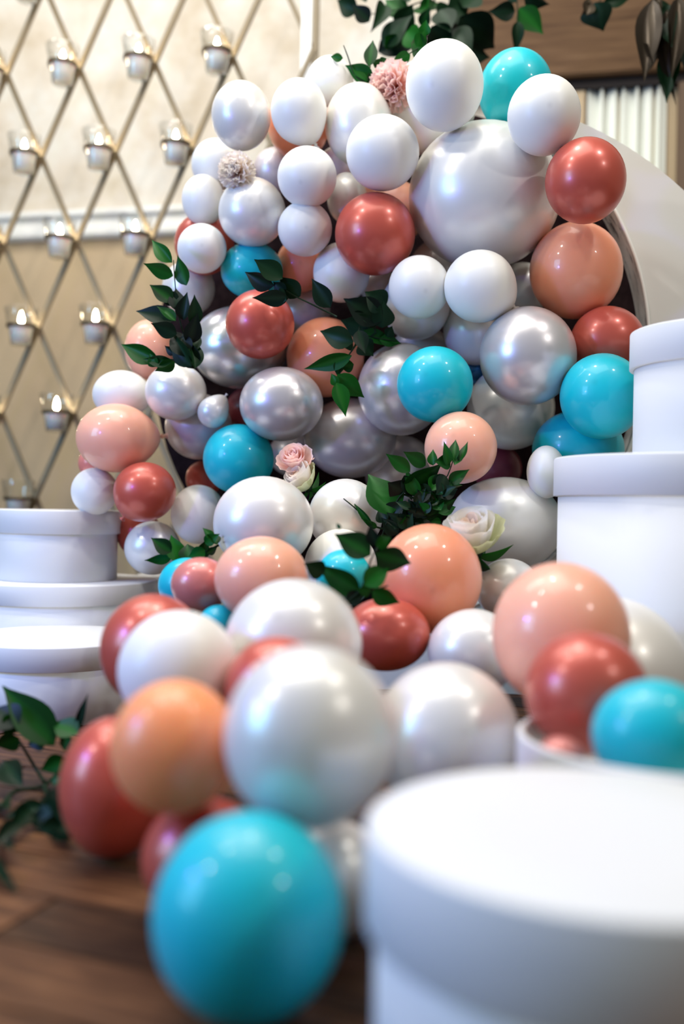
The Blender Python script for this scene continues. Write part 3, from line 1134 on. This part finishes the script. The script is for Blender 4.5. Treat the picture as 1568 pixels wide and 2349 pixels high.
sprig('dark pointed leaf pair hanging at the top right', C8, [[(1260, -60), (1215, 10)]],
      [(1200, 10, 1220, 132, 118), (1165, 62, 1180, -20, 50, 'o'), (1235, 10, 1360, -12, 50), (1190, 20, 1145, 60, 36, 'o')], 2.7, 'd', 'hanging greenery', name='leafy_branch')
sprig('bronzed twisted leaves hanging in the top right corner', C8, [[(1480, -60), (1470, 40), (1490, 160)], [(1560, -60), (1555, 40)]],
      [(1440, 0, 1400, 330, 85, 'o'), (1470, -20, 1375, 250, 60, 'o'), (1500, 40, 1500, 425, 70, 'o'), (1545, -10, 1530, 310, 95), (1480, 0, 1450, 270, 120, 'd'), (1420, 60, 1440, 260, 70, 'o'), (1440, 180, 1395, 325, 60, 'o'), (1580, 20, 1570, 300, 90, 'd'), (1520, 190, 1490, 420, 80, 'd'), (1470, 30, 1515, 180, 90, 'd')],
      2.6, 'o', 'hanging greenery', name='leafy_branch', jitter=.06)

# ------------------------------------------------------------------ flowers


def petal_mesh(r0, r1, z1, width, curl, ruffle=0, seed=0, ripple=9):
    """A cupped petal: base at the flower's axis, rising to height z1 at radius r1, lip rolled out by curl."""
    rnd = random.Random(seed)
    ph = rnd.uniform(0, 6)
    v, f, rib = [], [], []
    nu_, nv = 10, 8
    for j in range(nv + 1):
        t = j / nv
        wd = width * (math.sin(math.pi * min(1, t * .62 + .06)) ** .7)
        rr = r0 + (r1 - r0) * math.sin(t * math.pi / 2) ** .9 + curl * max(0, t - .7) ** 2 * 4
        z = z1 * (t ** 1.15) - curl * max(0, t - .8) ** 2 * 5
        for k in range(nu_ + 1):
            s = k / nu_ * 2 - 1
            a = s * wd
            tip = (1 - .10 * abs(s) ** 2.5 * t)
            q = ruffle * t * t * math.sin(ripple * s + ph)
            v.append(((rr + q) * math.cos(a) * 1, (rr + q) * math.sin(a), z * tip + ruffle * .6 * t * math.cos(ripple * 1.3 * s + ph)))
            rib.append(t)
    for j in range(nv):
        for k in range(nu_):
            a = j * (nu_ + 1) + k
            f.append((a, a + 1, a + nu_ + 2, a + nu_ + 1))
    me = pydata('petal', v, f)
    at_ = me.attributes.new('rib', 'FLOAT', 'POINT')
    at_.data.foreach_set('value', rib)
    return me


def fan_petal(R, wd, ruffle, seed):
    """A carnation petal: narrow claw, wide wavy fringed edge, lying along +y."""
    rnd = random.Random(seed)
    ph, kk = rnd.uniform(0, 6), rnd.uniform(7, 10)
    v, f, rib = [], [], []
    nu_, nv = 14, 6
    for j in range(nv + 1):
        t = j / nv
        for k in range(nu_ + 1):
            q = k / nu_ * 2 - 1
            fr_ = .05 * math.sin(17 * q + ph) * (1 if j == nv else 0)
            y = t * (1 - .20 * q * q * t + fr_)
            x = q * wd * (.12 + .88 * t ** .9)
            z = ruffle * t ** 1.6 * math.sin(kk * q + ph) + .10 * t * t + .12 * q * q * t
            v.append((x * R, y * R, z * R))
            rib.append(t)
    for j in range(nv):
        for k in range(nu_):
            a = j * (nu_ + 1) + k
            f.append((a, a + 1, a + nu_ + 2, a + nu_ + 1))
    me = pydata('petal', v, f)
    at_ = me.attributes.new('rib', 'FLOAT', 'POINT')
    at_.data.foreach_set('value', rib)
    return me


def carnation(name, label, px, py, D, rpx, axis_px, mat, lean, seed):
    rnd = random.Random(seed)
    c = at(px, py, D)
    R = rpx * D / F
    view = (CAMP - c).normalized()
    ax = (rt * axis_px[0] - up * axis_px[1]).normalized() * (1 - lean) + view * lean
    root = empty(name, c)
    root.rotation_mode = 'QUATERNION'
    root.rotation_quaternion = ax.to_track_quat('Z', 'Y')
    tag(root, label, 'flower')
    for n_, tilt, ln in ((4, 12, .95), (6, 28, 1.0), (7, 46, 1.05), (8, 64, 1.05), (8, 82, 1.0), (7, 100, .9)):
        for k in range(n_):
            o = link('petal', fan_petal(R * ln, .48, .10, rnd.random()), mat, root)
            al = math.radians(tilt + rnd.uniform(-9, 9))
            be = 2 * math.pi * (k + rnd.uniform(-.25, .25)) / n_ + tilt
            o.matrix_basis = Matrix.Translation((0, 0, -.45 * R)) @ Matrix.Rotation(be, 4, 'Z') @ Matrix.Rotation(math.pi / 2 - al, 4, 'X')
    link('calyx', lathe_mesh('calyx', [(0, -1.1 * R), (.12 * R, -1.08 * R), (.2 * R, -.8 * R), (.16 * R, -.45 * R), (0, -.42 * R)], 12), M_STEM, root)
    return root


def flower(name, label, px, py, D, rpx, axis_px, layers, lean=.5, sepals=True, seed=1, stretch=1):
    """axis_px: direction in which the flower looks, (right, down) in the photo; lean: how far it turns to the viewer."""
    rnd = random.Random(seed)
    c = at(px, py, D)
    R = rpx * D / F
    view = (CAMP - c).normalized()
    ax = (rt * axis_px[0] - up * axis_px[1]).normalized() * (1 - lean) + view * lean
    root = empty(name, c)
    root.rotation_mode = 'QUATERNION'
    root.rotation_quaternion = ax.to_track_quat('Z', 'Y')
    tag(root, label, 'flower')
    for (n_, r0, r1, z1, wd, curl, mat, ruf) in layers:
        for k in range(n_):
            me = petal_mesh(r0 * R, r1 * R * rnd.uniform(.93, 1.07), z1 * R * rnd.uniform(.93, 1.07), wd, curl * R, ruf * R, rnd.random())
            o = link('petal', me, mat, root)
            o.rotation_euler = (rnd.uniform(-.06, .06), rnd.uniform(-.06, .06), 2 * math.pi * (k + rnd.uniform(-.12, .12)) / n_ + r1 * 5)
            o.location = (0, 0, -.55 * R)
    link('receptacle', lathe_mesh('receptacle', [(0, -.85 * R), (.09 * R, -.8 * R), (.2 * R, -.62 * R), (.16 * R, -.45 * R), (0, -.4 * R)], 12), M_STEM, root)
    link('stem', tube_mesh('stem', [(0, 0, -.8 * R), (.02 * R, .03 * R, -1.1 * R), (.05 * R, .0, -1.35 * R)], .07 * R, 7), M_STEM, root)
    if sepals:
        for k in range(5):
            a = 2 * math.pi * k / 5 + .4
            me = LEAFV['g'][1]
            o = link('sepal', me, None, root, smooth=False)
            d = Vector((math.cos(a), math.sin(a), -.15)).normalized()
            nrm = Vector((-.15 * math.cos(a), -.15 * math.sin(a), -1)).normalized()
            o.matrix_basis = Matrix.Translation((0, 0, -.66 * R)) @ Matrix((d.cross(nrm) * .22 * R, d * 1.05 * R, nrm * R)).transposed().to_4x4()
    return root


rose_l = lambda inner, mid, outer: [(3, .02, .13, 1.02, 1.5, .0, inner, .01), (4, .04, .24, 1.08, 1.15, .02, inner, .012), (3, .06, .36, 1.18, 1.35, .05, mid, .012),
                                     (3, .08, .50, 1.16, 1.35, .07, mid, .015), (4, .10, .66, 1.05, 1.15, .10, mid, .02), (5, .12, .86, .80, .85, .22, outer, .04)]
flower('white_rose', 'open white rose with greenish outer petals and an apricot heart', 1082, 1226, 1.83, 84, (-.22, -1), rose_l(M_PHEART, M_PWHITE, M_PGREEN), .36, True, 3)
flower('cream_rose', 'small cream rose just below the little pink rose', 690, 1100, 2.02, 50, (-.45, -.55), rose_l(M_PHEART, M_PCREAM, M_PGREEN), .35, True, 5)
flower('pink_rose', 'small pink rose between the silver and large white balloons', 675, 1054, 2.04, 45, (-.2, -.6), rose_l(M_PPINK, M_PPINK, M_PPINK), .5, False, 8)
carnation('pink_carnation', 'frilly pink carnation at the top of the garland', 890, 196, 2.28, 62, (-.75, -.25), M_PPINK, .5, 11)
carnation('cream_carnation', 'frilly cream-blush carnation at the upper left of the garland', 538, 388, 2.24, 46, (-.3, -.3), M_PCREAM, .65, 14)
